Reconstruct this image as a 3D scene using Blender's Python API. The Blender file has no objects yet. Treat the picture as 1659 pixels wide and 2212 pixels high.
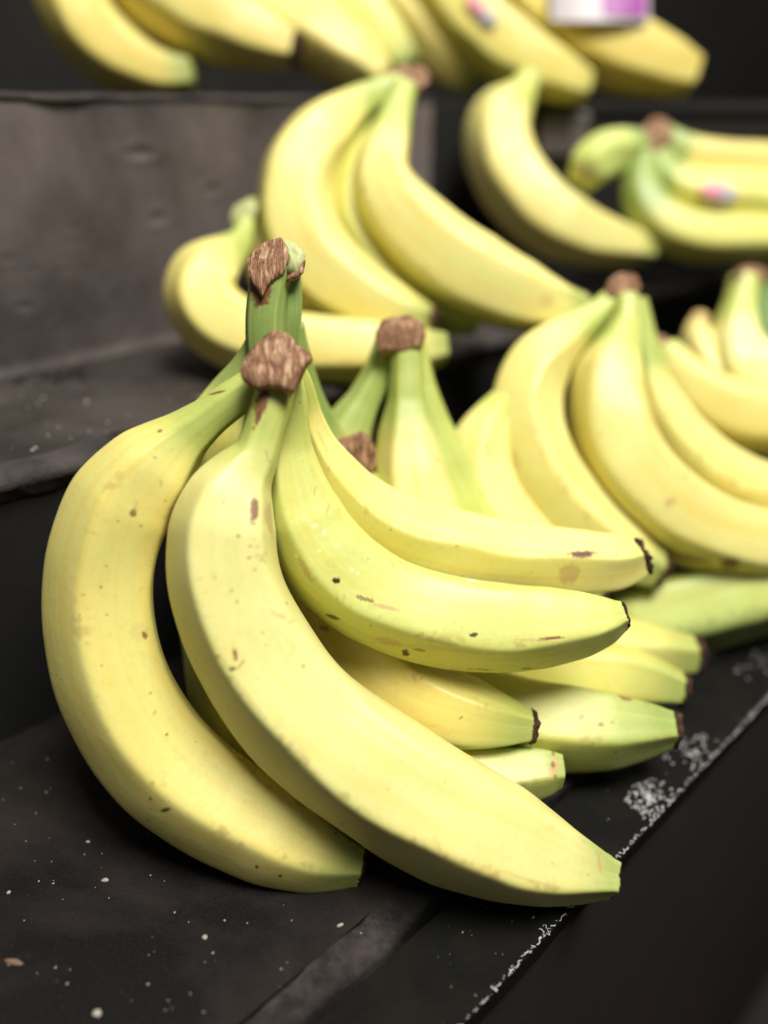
import bpy, math, random
import numpy as np
from mathutils import Vector, noise as mnoise

S = bpy.context.scene
COL = S.collection
random.seed(4)
rng = np.random.default_rng(4)

# ------------------------------------------------------------------ camera
F = 1661.0                      # focal length, in units of a 1659 x 2212 frame
CX, CY = 829.5, 1106.0
HC = 0.205                      # height of the lens over the lower shelf
PITCH = math.atan(872.0 / F)
FWD = np.array([0, math.cos(PITCH), -math.sin(PITCH)])
RGT = np.array([1.0, 0, 0])
UPV = np.array([0, math.sin(PITCH), math.cos(PITCH)])
CAM = np.array([0, 0, HC])

cd = bpy.data.cameras.new('camera')
cam = bpy.data.objects.new('camera', cd)
COL.objects.link(cam)
cam.location = CAM
cam.rotation_euler = (math.pi / 2 - PITCH, 0, 0)
cd.sensor_fit = 'HORIZONTAL'
cd.sensor_width = 36
cd.lens = 36 * F / 1659.0
cd.clip_start = 0.01
cd.clip_end = 50
cd.dof.use_dof = True
cd.dof.focus_distance = 0.230
cd.dof.aperture_fstop = 3.6
cd.dof.aperture_blades = 0
S.camera = cam

# ------------------------------------------------------------------ light
S.view_settings.view_transform = 'Standard'
S.view_settings.look = 'None'
S.view_settings.exposure = 0
S.view_settings.gamma = 1
w = bpy.data.worlds.new('World')
S.world = w
w.use_nodes = True
w.node_tree.nodes['Background'].inputs[0].default_value = (1.0, 0.97, 0.92, 1)
w.node_tree.nodes['Background'].inputs[1].default_value = 0.085


def area(name, loc, target, size, power, col):
    l = bpy.data.lights.new(name, 'AREA')
    l.shape = 'RECTANGLE'
    l.size, l.size_y = size
    l.energy = power
    l.color = col
    o = bpy.data.objects.new(name, l)
    COL.objects.link(o)
    o.location = loc
    o.rotation_euler = (Vector(target) - Vector(loc)).to_track_quat('-Z', 'Y').to_euler()
    return o


area('overhead_lamp', (0.28, -0.06, 1.10), (0.04, 0.27, 0.05), (0.50, 0.42), 22.5, (1, 0.97, 0.90))
area('shop_lamp', (0.55, 1.05, 1.5), (0.15, 0.45, 0.1), (0.6, 0.6), 10, (1, 0.98, 0.93))

S.render.engine = 'CYCLES'
S.cycles.use_denoising = True
S.cycles.max_bounces = 8
S.cycles.sample_clamp_indirect = 6


# ------------------------------------------------------------------ helpers
def at(px, py, d):
    """point seen at (px, py) of the frame, d metres along the lens axis"""
    return CAM + d * (FWD + (px - CX) / F * RGT - (py - CY) / F * UPV)


def ray(px, py):
    return FWD + (px - CX) / F * RGT - (py - CY) / F * UPV


def on_z(px, py, z):
    r = ray(px, py)
    return CAM + r * ((z - HC) / r[2])


def project(V):
    q = V - CAM
    dz = q @ FWD
    return CX + F * (q @ RGT) / dz, CY - F * (q @ UPV) / dz, dz


YAW = math.radians(47.2)
D2 = np.array([math.sin(YAW), math.cos(YAW), 0])      # along the shelves
N2 = np.array([-math.cos(YAW), math.sin(YAW), 0])     # to the back of the stand


def v_of(p):
    return float(np.dot(p, N2))


def u_of(p):
    return float(np.dot(p, D2))


def P(u, v, z):
    return u * D2 + v * N2 + np.array([0, 0, z])


def link(name, me, mat, parent=None):
    o = bpy.data.objects.new(name, me)
    COL.objects.link(o)
    if mat:
        me.materials.append(mat)
    if parent:
        o.parent = parent
        t = parent
        off = Vector((0, 0, 0))
        while t:
            off += t.location
            t = t.parent
        me.transform(__import__('mathutils').Matrix.Translation(-off))
    return o


def mesh(name, V, faces, mat, parent=None, smooth=True):
    me = bpy.data.meshes.new(name)
    me.from_pydata([tuple(v) for v in V], [], [tuple(f) for f in faces])
    me.update()
    if smooth:
        me.polygons.foreach_set('use_smooth', [True] * len(me.polygons))
    return link(name, me, mat, parent)


def thing(name, label, cat, loc, group=None):
    o = bpy.data.objects.new(name, None)
    COL.objects.link(o)
    o.empty_display_size = 0.01
    o.location = tuple(loc)
    o['label'] = label
    o['category'] = cat
    if group:
        o['group'] = group
    return o


def tag(o, label, cat, group=None):
    o['label'] = label
    o['category'] = cat
    if group:
        o['group'] = group
    return o


def sstep(a, b, x):
    t = np.clip((x - a) / (b - a), 0, 1)
    return t * t * (3 - 2 * t)


def spline(t, Y, ts):
    """natural cubic through (t, Y)"""
    n = len(t)
    h = np.diff(t)
    A = np.zeros((n, n))
    B = np.zeros((n,) + Y.shape[1:])
    A[0, 0] = A[-1, -1] = 1
    for i in range(1, n - 1):
        A[i, i - 1], A[i, i], A[i, i + 1] = h[i - 1], 2 * (h[i - 1] + h[i]), h[i]
        B[i] = 6 * ((Y[i + 1] - Y[i]) / h[i] - (Y[i] - Y[i - 1]) / h[i - 1])
    M = np.linalg.solve(A, B)
    k = np.clip(np.searchsorted(t, ts) - 1, 0, n - 2)
    hk = h[k][:, None]
    a = (t[k + 1] - ts)[:, None] / hk
    b = (ts - t[k])[:, None] / hk
    return (a * Y[k] + b * Y[k + 1] + ((a ** 3 - a) * M[k] + (b ** 3 - b) * M[k + 1]) * hk ** 2 / 6)


def vnoise(V, scale, seed=0.0):
    return np.array([mnoise.noise((v[0] * scale + seed, v[1] * scale - seed, v[2] * scale + 2 * seed)) for v in V])


# ------------------------------------------------------------------ materials
def nodes(name):
    m = bpy.data.materials.new(name)
    m.use_nodes = True
    nt = m.node_tree
    return m, nt, nt.nodes['Principled BSDF']


def N(nt, t, **kw):
    n = nt.nodes.new(t)
    for k, v in kw.items():
        if k in n.inputs:
            n.inputs[k].default_value = v
        else:
            setattr(n, k, v)
    return n


def ramp(nt, src, stops):
    r = nt.nodes.new('ShaderNodeValToRGB')
    e = r.color_ramp.elements
    while len(e) < len(stops):
        e.new(0.5)
    for i, (p, c) in enumerate(stops):
        e[i].position = p
        e[i].color = tuple(c) + ((1,) if len(c) == 3 else ()) if not isinstance(c, (int, float)) else (c, c, c, 1)
    nt.links.new(src, r.inputs[0])
    return r.outputs[0]


def mixc(nt, fac, a, b, mode='MIX'):
    m = nt.nodes.new('ShaderNodeMix')
    m.data_type = 'RGBA'
    m.blend_type = mode
    for s, v in ((0, fac), (6, a), (7, b)):
        if hasattr(v, 'is_linked'):
            nt.links.new(v, m.inputs[s])
        elif s == 0:
            m.inputs[0].default_value = v
        else:
            m.inputs[s].default_value = tuple(v) + (1,)
    return m.outputs[2]


def coords(nt, scale=(1, 1, 1), rot=(0, 0, 0)):
    tc = nt.nodes.new('ShaderNodeTexCoord')
    mp = nt.nodes.new('ShaderNodeMapping')
    mp.inputs['Scale'].default_value = scale
    mp.inputs['Rotation'].default_value = rot
    nt.links.new(tc.outputs['Object'], mp.inputs[0])
    return mp.outputs[0]


def noise_tex(nt, co, scale, detail=4, rough=0.55, dist=0.0):
    n = N(nt, 'ShaderNodeTexNoise', Scale=scale, Detail=detail, Roughness=rough, Distortion=dist)
    nt.links.new(co, n.inputs['Vector'])
    return n.outputs[0]


def bump(nt, bsdf, h, strength, dist=0.001):
    b = N(nt, 'ShaderNodeBump', Strength=strength, Distance=dist)
    nt.links.new(h, b.inputs['Height'])
    nt.links.new(b.outputs[0], bsdf.inputs['Normal'])


def banana_skin():
    m, nt, p = nodes('banana_skin')
    a = N(nt, 'ShaderNodeAttribute', attribute_name='skin')
    co = coords(nt)
    big = noise_tex(nt, co, 60, 3)
    c = mixc(nt, ramp(nt, big, [(0.35, 0.0), (0.75, 0.8)]), a.outputs['Color'], (1.0, 0.94, 0.80), 'MULTIPLY')
    mott = noise_tex(nt, co, 420, 5, 0.7)
    c = mixc(nt, ramp(nt, mott, [(0.52, 0.0), (0.80, 0.7)]), c, (0.86, 0.80, 0.72), 'MULTIPLY')
    # pin-prick freckles, only where a slow noise lets them be
    vo = N(nt, 'ShaderNodeTexVoronoi', Scale=330.0, Randomness=1.0)
    nt.links.new(co, vo.inputs['Vector'])
    dot = ramp(nt, vo.outputs['Distance'], [(0.10, 1.0), (0.17, 0.0)])
    gate = ramp(nt, noise_tex(nt, co, 150, 2), [(0.60, 0.0), (0.66, 1.0)])
    mul = N(nt, 'ShaderNodeMath', operation='MULTIPLY')
    nt.links.new(dot, mul.inputs[0])
    nt.links.new(gate, mul.inputs[1])
    mul2 = N(nt, 'ShaderNodeMath', operation='MULTIPLY')
    nt.links.new(mul.outputs[0], mul2.inputs[0])
    mul2.inputs[1].default_value = 0.6
    c = mixc(nt, mul2.outputs[0], c, (0.22, 0.12, 0.035))
    nt.links.new(c, p.inputs['Base Color'])
    p.inputs['Roughness'].default_value = 0.43
    p.inputs['Specular IOR Level'].default_value = 0.45
    p.inputs['Subsurface Weight'].default_value = 0.12
    p.inputs['Subsurface Radius'].default_value = (0.004, 0.003, 0.001)
    p.inputs['Subsurface Scale'].default_value = 0.5
    bump(nt, p, noise_tex(nt, co, 260, 5, 0.6), 0.10, 0.0012)
    return m


def fibre_mat(name, c0, c1, c2, rough=0.75, stretch=(520, 120, 120)):
    m, nt, p = nodes(name)
    co = coords(nt, stretch, (0.0, 0.35, 0.0))
    n = noise_tex(nt, co, 1.0, 4, 0.55, 1.0)
    n2 = noise_tex(nt, coords(nt), 210, 5, 0.7)
    n3 = noise_tex(nt, coords(nt, (900, 260, 260), (0.0, 0.5, 0.0)), 1.0, 3, 0.6, 0.5)
    c = ramp(nt, n, [(0.30, c1), (0.42, c1), (0.465, c0), (0.50, c1), (0.66, c2)])
    c = mixc(nt, ramp(nt, n3, [(0.48, 0.0), (0.60, 0.8)]), c, tuple(0.5 * a + 0.5 * b for a, b in zip(c0, c1)))
    c = mixc(nt, ramp(nt, n2, [(0.50, 0.0), (0.66, 0.75)]), c, c0)
    nt.links.new(c, p.inputs['Base Color'])
    p.inputs['Roughness'].default_value = rough
    p.inputs['Specular IOR Level'].default_value = 0.25
    bump(nt, p, n, 0.7, 0.0016)
    return m


def dusty(name, dark, dust, scale, lo, hi, rough=0.75, spec=0.15, olive=None, bumpy=0.25, stretch=(1, 1, 1)):
    m, nt, p = nodes(name)
    co = coords(nt, stretch)
    n = noise_tex(nt, co, scale, 7, 0.62, 0.4)
    c = ramp(nt, n, [(lo, dark), (hi, dust)])
    if olive:
        c = mixc(nt, ramp(nt, noise_tex(nt, coords(nt), scale * 0.6, 4), [(0.52, 0.0), (0.68, 0.7)]), c, olive)
    f = noise_tex(nt, coords(nt), 1500, 3, 0.7)
    c = mixc(nt, ramp(nt, f, [(0.55, 0.0), (0.85, 0.5)]), c, tuple(min(1, x * 2.2) for x in dust))
    nt.links.new(c, p.inputs['Base Color'])
    p.inputs['Roughness'].default_value = rough
    p.inputs['Specular IOR Level'].default_value = spec
    bump(nt, p, noise_tex(nt, coords(nt), 700, 5, 0.7), bumpy, 0.001)
    return m


def plain(name, c, rough=0.6, spec=0.3):
    m, nt, p = nodes(name)
    co = coords(nt)
    n = noise_tex(nt, co, 300, 4)
    nt.links.new(mixc(nt, ramp(nt, n, [(0.35, 0.0), (0.7, 0.25)]), c, tuple(x * 0.6 for x in c)), p.inputs['Base Color'])
    p.inputs['Roughness'].default_value = rough
    p.inputs['Specular IOR Level'].default_value = spec
    return m


SKIN = banana_skin()
CROWN = fibre_mat('crown_fibre', (0.10, 0.038, 0.022), (0.31, 0.165, 0.088), (0.56, 0.375, 0.235))
TIP = fibre_mat('blossom_tip', (0.010, 0.006, 0.004), (0.045, 0.020, 0.012), (0.16, 0.08, 0.045), 0.85, (700, 700, 700))
DECK = dusty('worn_black_deck', (0.0095, 0.009, 0.0088), (0.036, 0.0285, 0.026), 10, 0.40, 0.64, spec=0.04, olive=(0.020, 0.017, 0.009))
RISER = dusty('black_riser', (0.012, 0.012, 0.012), (0.020, 0.018, 0.017), 20, 0.5, 0.8)
MIDDLE = dusty('dusty_middle_deck', (0.022, 0.019, 0.017), (0.060, 0.050, 0.045), 24, 0.38, 0.68, olive=(0.045, 0.037, 0.024))
WALL = dusty('scuffed_grey_panel', (0.050, 0.041, 0.039), (0.195, 0.163, 0.157), 7, 0.36, 0.66, 0.36, 0.5, stretch=(1, 1, 0.7), bumpy=0.07)
LIP = dusty('worn_grey_lip', (0.018, 0.015, 0.0145), (0.080, 0.066, 0.064), 42, 0.36, 0.70, 0.65, 0.2, bumpy=0.9)
NOSE = dusty('worn_shaded_nose', (0.016, 0.0135, 0.013), (0.088, 0.072, 0.069), 60, 0.30, 0.72, 0.65, 0.10, bumpy=1.0)
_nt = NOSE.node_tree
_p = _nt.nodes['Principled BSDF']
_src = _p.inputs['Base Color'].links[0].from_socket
_at = N(_nt, 'ShaderNodeAttribute', attribute_name='wear_shade')
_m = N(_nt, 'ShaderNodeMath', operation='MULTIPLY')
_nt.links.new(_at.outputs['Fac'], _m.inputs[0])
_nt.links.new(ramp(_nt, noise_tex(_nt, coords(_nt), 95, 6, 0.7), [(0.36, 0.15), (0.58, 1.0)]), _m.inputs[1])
_nt.links.new(mixc(_nt, _m.outputs[0], (0.011, 0.0105, 0.010), _src), _p.inputs['Base Color'])  # mask keeps the grey wear and paints the bananas' shade black
BLACK = dusty('black_board', (0.020, 0.019, 0.0185), (0.028, 0.025, 0.022), 14, 0.4, 0.8, 0.85, 0.05)
FRONT = dusty('dark_front_panel', (0.030, 0.026, 0.025), (0.048, 0.034, 0.029), 10, 0.45, 0.75, 0.85, 0.05)
MAT = dusty('black_rubber_mat', (0.0085, 0.0085, 0.008), (0.013, 0.0125, 0.009), 60, 0.45, 0.75, 0.6, 0.03, bumpy=0.6)
GLINT = plain('white_glint', (0.80, 0.78, 0.78), 0.45, 0.5)  # white colour standing in for highlights on the black mat
CRUMB = plain('pale_crumb', (0.40, 0.36, 0.30), 0.8, 0.2)
STRAW = plain('brown_splinter', (0.20, 0.125, 0.08), 0.8, 0.2)
WHITE = plain('white_sticker', (0.44, 0.40, 0.43), 0.4, 0.4)
PINK = plain('pink_print', (0.80, 0.30, 0.36), 0.4, 0.4)
PURPLE = plain('purple_print', (0.29, 0.05, 0.28), 0.45, 0.4)

# pigments (linear)
YEL = np.array([0.72, 0.645, 0.195])
LEM = np.array([0.76, 0.715, 0.305])
WARM = np.array([0.70, 0.575, 0.180])
LIME = np.array([0.55, 0.610, 0.165])
GRN = np.array([0.34, 0.435, 0.125])
DGRN = np.array([0.165, 0.275, 0.085])
BROWN = np.array([0.17, 0.055, 0.025])
DARK = np.array([0.030, 0.014, 0.008])
TAN = np.array([0.50, 0.36, 0.15])
PALE = np.array([0.90, 0.88, 0.55])

# ------------------------------------------------------------------ the stand
H1, H2 = 0.100, 0.207
vA = v_of(on_z(640, 2212, 0.0))
v1 = v_of(on_z(1000, 2212, -0.006))
v2 = v_of(on_z(0, 1040, H1))
v3 = v_of(on_z(0, 820, H1))
U0, U1 = -0.35, 2.0

stand = thing('display_stand', 'worn black stepped shop display stand carrying all the banana bunches', 'display stand', P(0.2, v2, 0))


def sweep(name, prof, mat, u0=U0, u1=U1, nu=90, jitter=0.0, seed=1.0, parent=stand, closed=True):
    """extrude a (v, z) outline along the shelf direction"""
    us = np.linspace(u0, u1, nu)
    V, Fc = [], []
    m = len(prof)
    for u in us:
        for (v, z) in prof:
            p = P(u, v, z)
            if jitter:
                q = mnoise.noise((u * 40 + seed, v * 60, z * 60)) * jitter + mnoise.noise((u * 160, v * 90 + seed, z * 90)) * jitter * 0.5
                p = p + np.array([0, 0, q]) + N2 * q
            V.append(p)
    for i in range(nu - 1):
        for j in range(m if closed else m - 1):
            a, b = i * m + j, i * m + (j + 1) % m
            Fc.append((a, b, b + m, a + m))
    if closed:
        Fc.append(tuple(range(m))[::-1])
        Fc.append(tuple((nu - 1) * m + j for j in range(m)))
    return mesh(name, V, Fc, mat, parent, smooth=False)


def arc(cv, cz, r, a0, a1, n=8):
    return [(cv + r * math.cos(math.radians(a)), cz + r * math.sin(math.radians(a))) for a in np.linspace(a0, a1, n)]


# lower deck with its worn nose, the mat strip in front, the front panel falling away
sweep('lower_deck', [(vA + 0.010, -0.012), (v2 + 0.02, -0.012), (v2 + 0.02, 0.0), (vA + 0.010, 0.0)], DECK, nu=60)
nose = [(vA + 0.0098, 0.0003)] + arc(vA + 0.003, -0.0027, 0.003, 90, 180, 6) + [(vA, -0.012), (vA + 0.0098, -0.012)]
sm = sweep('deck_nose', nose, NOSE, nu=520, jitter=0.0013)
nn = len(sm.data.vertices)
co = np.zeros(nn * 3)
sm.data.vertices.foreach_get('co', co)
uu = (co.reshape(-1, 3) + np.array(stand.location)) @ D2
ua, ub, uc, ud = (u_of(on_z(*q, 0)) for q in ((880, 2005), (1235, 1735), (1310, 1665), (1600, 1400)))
wr = sstep(ua + 0.006, ua - 0.006, uu) + 0.5 * np.exp(-((uu - ub) / 0.012) ** 2) + 0.5 * np.exp(-((uu - uc) / 0.010) ** 2) + 0.6 * np.exp(-((uu - ud) / 0.03) ** 2)  # worn patches; the long one is cut to black as painted banana shade
wa = sm.data.color_attributes.new('wear_shade', 'FLOAT_COLOR', 'POINT')
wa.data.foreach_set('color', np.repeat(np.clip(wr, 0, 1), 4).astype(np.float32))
mat_prof = [(vA - 0.0005, -0.006)] + arc(v1 + 0.0016, -0.0076, 0.0016, 90, 180, 5) + [(v1, -0.014), (vA - 0.0005, -0.014)]
sweep('mat_strip', mat_prof, MAT, nu=420, jitter=0.0004, seed=5)
sweep('front_panel', [(v1 + 0.001, -0.0145), (v1 + 0.001, -0.5), (v1 + 0.012, -0.5), (v1 + 0.012, -0.0145)], FRONT, nu=12)
# step
sweep('step_riser', [(v2 + 0.004, 0.0), (v2 + 0.004, H1 - 0.006), (v2 + 0.015, H1 - 0.006), (v2 + 0.015, 0.0)], RISER, nu=20)
lip = [(v2 + 0.012, H1 + 0.0008)] + arc(v2 + 0.0035, H1 - 0.0028, 0.0036, 90, 200, 7) + [(v2 + 0.003, H1 - 0.009), (v2 + 0.012, H1 - 0.0058)]
sweep('step_lip', lip, LIP, nu=420, jitter=0.0009, seed=9)
sweep('middle_deck', [(v2 + 0.0122, H1 - 0.0058), (v3 + 0.012, H1 - 0.0058), (v3 + 0.012, H1), (v2 + 0.0122, H1)], MIDDLE, nu=60)

# scuffed back panel with its dents
DENT = [(155, 492, 9, 10), (340, 472, 13, 14), (72, 582, 10, 8), (135, 585, 8, 8), (12, 560, 9, 9), (50, 660, 22, 7), (95, 690, 16, 6),
        (250, 640, 9, 6), (210, 610, 10, 6), (460, 410, 18, 9), (300, 330, 30, 12)]


def on_wall(px, py):
    r = ray(px, py)
    t = (v3 - np.dot(CAM, N2)) / np.dot(r, N2)
    return CAM + r * t


uw1 = u_of(on_wall(930, 330))
nu, nz = 230, 70
us = np.linspace(-0.30, uw1, nu)
zs = np.linspace(H1 + 0.0005, H2, nz)
V = np.array([P(u, v3, z) for z in zs for u in us])
px, py, dz = project(V)
off = np.zeros(len(V))
for (x, y, rx, ry) in DENT:
    g = np.exp(-(((px - x) / rx) ** 2 + ((py - y) / ry) ** 2))
    rim = np.exp(-((np.hypot((px - x) / rx, (py - y) / ry) - 1.5) / 0.5) ** 2)
    off += 0.0012 * g - 0.0006 * rim
off += 0.0024 * vnoise(V, 15, 3) + 0.0007 * vnoise(V, 50, 8)
off += 0.002 * sstep(H1 + 0.006, H1, V[:, 2]) * -1
V = V + off[:, None] * N2
Fc = [(j * nu + i, j * nu + i + 1, (j + 1) * nu + i + 1, (j + 1) * nu + i) for j in range(nz - 1) for i in range(nu - 1)]
mesh('back_panel', V, Fc, WALL, stand)
trim = [(v3 + 0.016, H2 + 0.0035)] + arc(v3 + 0.0005, H2 + 0.0018, 0.0017, 90, 250, 7) + [(v3 + 0.016, H2 + 0.0004)]
sweep('panel_trim', trim, LIP, u0=-0.30, u1=uw1, nu=160, jitter=0.0008, seed=14)
sweep('upper_deck', [(v3 + 0.0162, H2 - 0.006), (v3 + 0.33, H2 - 0.006), (v3 + 0.33, H2), (v3 + 0.0162, H2)], BLACK, nu=20)
sweep('recess_board', [(v3 + 0.012, H1), (v3 + 0.012, H2 - 0.0065), (v3 + 0.022, H2 - 0.0065), (v3 + 0.022, H1)], BLACK, u0=uw1 + 0.001, nu=12)
sweep('back_board', [(v3 + 0.30, H2 + 0.0005), (v3 + 0.30, 0.95), (v3 + 0.32, 0.95), (v3 + 0.32, H2 + 0.0005)], BLACK, u0=-0.9, u1=3.2, nu=12)

# floor under the stand
fl = mesh('floor', [(-3, -3, -0.5), (3, -3, -0.5), (3, 3, -0.5), (-3, 3, -0.5)], [(0, 1, 2, 3)], FRONT, None, False)
fl['kind'] = 'structure'


# ------------------------------------------------------------------ bananas
def section(th, ph, k, sharp=0.010):
    """radius of the five-sided, soft-cornered cross-section"""
    n = 5
    x = np.mod(th - ph + math.pi / n, 2 * math.pi / n) - math.pi / n       # 0 at a ridge
    x = math.pi / n - np.sqrt(x * x + sharp)                                # rounded corner
    poly = math.cos(math.pi / n) / np.cos(x) / 0.905
    return 1 + k * (poly - 1)


def banana(parent, pts, ridge=30, k=0.8, tiplen=0.62, sharp=0.008, base=YEL, neck=0.13, tipg=0.06, green=GRN, hero=1, marks=(), tip=True, tipk=1.0,
           crease=0.0, label=None, seed=None, tint_tip=0.8, cap=TIP):
    seed = seed if seed is not None else rng.random() * 50
    pts = np.array(pts, float)
    C = np.array([at(*q[:3]) for q in pts])
    R = pts[:, 3] * pts[:, 2] / F
    t = np.concatenate([[0], np.cumsum(np.linalg.norm(np.diff(C, axis=0), axis=1))])
    L = t[-1]
    nl, nc = ((560, 216), (200, 84), (90, 40))[{2: 0, 1: 1, 0: 2}[hero]]
    ts = np.linspace(0, L, nl)
    X = spline(t, C, ts)
    # radius: monotone-ish, linear then smoothed
    Rr = np.interp(ts, t, R)
    kn = max(3, nl // 42)
    kern = np.hanning(kn * 2 + 1)
    kern /= kern.sum()
    Rr = np.convolve(np.pad(Rr, kn, mode='edge'), kern, 'valid')
    T = np.gradient(X, axis=0)
    T /= np.linalg.norm(T, axis=1)[:, None]
    e1 = (CAM - X)
    e1 -= (np.sum(e1 * T, 1))[:, None] * T
    e1 /= np.linalg.norm(e1, axis=1)[:, None]
    e2 = np.cross(T, e1)
    th = np.linspace(0, 2 * math.pi, nc, endpoint=False)
    s = ts / L
    lump = np.array([mnoise.noise((a * 7 + seed, seed, 0)) for a in s])
    ang = math.radians(ridge) + 0.12 * lump
    kk = k * (0.55 + 0.45 * sstep(0.06, 0.22, s)) * (1 + 0.35 * sstep(0.88, 1.0, s))
    SEC = np.stack([section(th, a, q, sharp) for a, q in zip(ang, kk)]) * (1 - 0.035 * k)
    rad = Rr[:, None] * SEC
    V = X[:, None, :] + rad[:, :, None] * (np.cos(th)[None, :, None] * e1[:, None, :] + np.sin(th)[None, :, None] * e2[:, None, :])
    V = V.reshape(-1, 3)
    nv0 = vnoise(V, 55, seed)
    dirn = V - np.repeat(X, nc, 0)
    V = V + dirn * (0.022 * nv0)[:, None]
    if hero and tip:
        q = np.array([mnoise.noise((math.cos(a) * 2.5 + seed, math.sin(a) * 2.5, 3)) + 0.6 * mnoise.noise((math.cos(a) * 8 + seed, math.sin(a) * 8, 7)) for a in th])
        V[-nc:] += (q * 0.08 * Rr[-1])[:, None] * T[-1]
    Fc = []
    for i in range(nl - 1):
        a0 = i * nc
        for j in range(nc):
            j2 = (j + 1) % nc
            Fc.append((a0 + j, a0 + j2, a0 + nc + j2, a0 + nc + j))
    nV = len(V)
    V = np.vstack([V, X[0] - T[0] * Rr[0] * 0.3, X[-1] + T[-1] * Rr[-1] * (-0.25 if tip else 0.25)])
    for j in range(nc):
        Fc.append((nV, (j + 1) % nc, j))
        Fc.append((nV + 1, (nl - 1) * nc + j, (nl - 1) * nc + (j + 1) % nc))
    # pigment
    sv = np.concatenate([np.repeat(s, nc), [0, 1]])
    ns = np.concatenate([nv0, [0, 0]])
    thv = np.concatenate([np.tile(th, nl), [0, 0]])
    colr = np.tile(base, (len(V), 1))
    rid = np.abs(np.mod(thv - math.radians(ridge) + math.pi / 5, 2 * math.pi / 5) - math.pi / 5)
    ridw = np.exp(-(rid / 0.10) ** 2)
    gn = sstep(neck * 1.26, neck * 0.78, sv + 0.035 * ns - 0.018 * ridw)[:, None]
    colr = colr * (1 - gn) + green * gn
    gt = (tint_tip * sstep(1 - tipg * 1.5, 1.0, sv + 0.02 * ns + 0.03 * ridw))[:, None]
    colr = colr * (1 - gt) + (GRN * 0.6 + DGRN * 0.4) * gt
    if hero:
        stv = np.array([mnoise.noise((math.cos(a) * 5 + seed, math.sin(a) * 5, q * 2.2)) for a, q in zip(thv, sv)])
        st2 = np.array([mnoise.noise((math.cos(a) * 16 + seed, math.sin(a) * 16, q * 4)) for a, q in zip(thv, sv)]) if hero == 2 else stv
        f = (0.55 * sstep(-0.15, 0.5, stv) + 0.22 * sstep(0.0, 0.5, st2))[:, None]
        colr = colr * (1 - f) + (colr * np.array([0.97, 0.88, 0.64])) * f
        f = (0.42 * sstep(0.05, 0.5, -stv))[:, None]
        colr = colr * (1 - f) + (LIME * 0.5 + colr * 0.5) * f
    if hero:
        sc = vnoise(V, 130, seed + 9)
        sc2 = vnoise(V, 520, seed + 5)
        f = (sstep(0.34, 0.62, sc * 0.8 + 0.75 * sc2) * np.exp(-(rid / 0.15) ** 2) * sstep(0.16, 0.3, sv) * 0.42)[:, None]
        colr = colr * (1 - f) + np.array([0.30, 0.19, 0.07]) * f
        # grazes scattered over the skin
        f = (sstep(0.46, 0.66, sc * 0.75 + 0.55 * sc2) * sstep(0.1, 0.5, vnoise(V, 35, seed + 2)) * 0.16)[:, None]
        colr = colr * (1 - f) + TAN * f
    lm = (0.22 * ridw * (0.5 + ns))[:, None].clip(0, 1)
    colr = colr * (1 - lm) + LIME * lm
    qx, qy, qd = project(V)
    nrm = np.vstack([dirn, T[:1], T[-1:]])
    facing = np.sum(nrm * (CAM - V), 1) > 0
    fine = vnoise(V, 900, seed) if len(marks) else None
    for (mx, my, rx, ry, an, mc, st) in marks:
        ca, sa = math.cos(math.radians(an)), math.sin(math.radians(an))
        ux = ((qx - mx) * ca + (qy - my) * sa) / rx
        uy = (-(qx - mx) * sa + (qy - my) * ca) / ry
        f = st * sstep(1.35, 0.80, np.hypot(ux, uy) + 0.45 * fine) * facing
        f = f[:, None]
        colr = colr * (1 - f) + mc * f
    colr = np.clip(colr, 0.004, 0.93)
    me = bpy.data.meshes.new('banana')
    me.from_pydata(V.tolist(), [], Fc)
    me.update()
    me.polygons.foreach_set('use_smooth', [True] * len(me.polygons))
    ca_ = me.color_attributes.new('skin', 'FLOAT_COLOR', 'POINT')
    ca_.data.foreach_set('color', np.hstack([colr, np.ones((len(V), 1))]).astype(np.float32).ravel())
    o = link('banana', me, SKIN, parent)
    if label:
        o['label'] = label
    if tip:
        # dried blossom end
        r0 = Rr[-1] * 1.02 * tipk
        n = 22 if hero else 12
        VV, FF = [], []
        rows = [(-0.30, 0.80), (0.0, 0.93), (0.12 * tiplen, 1.0), (0.34 * tiplen, 0.98), (0.56 * tiplen, 0.86), (0.60 * tiplen, 0.62), (0.44 * tiplen, 0.35), (0.28 * tiplen, 0.12)]
        for (h, q) in rows:
            for j in range(n):
                a = 2 * math.pi * j / n
                jn = mnoise.noise((math.cos(a) * 2.2 + seed, math.sin(a) * 2.2, h * 3)) + 0.6 * mnoise.noise((math.cos(a) * 6 + seed, math.sin(a) * 6, h * 9))
                rr = r0 * q * (1 + 0.13 * jn) * section(np.array([a]), ang[-1], kk[-1] * 1.2)[0]
                VV.append(X[-1] + T[-1] * r0 * (h + 0.17 * jn * (h > 0) * min(1, tiplen + 0.3)) + rr * (math.cos(a) * e1[-1] + math.sin(a) * e2[-1]))
        for i in range(len(rows) - 1):
            for j in range(n):
                FF.append((i * n + j, i * n + (j + 1) % n, (i + 1) * n + (j + 1) % n, (i + 1) * n + j))
        FF.append(tuple((len(rows) - 1) * n + j for j in range(n)))
        mesh('blossom_tip', VV, FF, cap, o)
    return o


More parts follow.
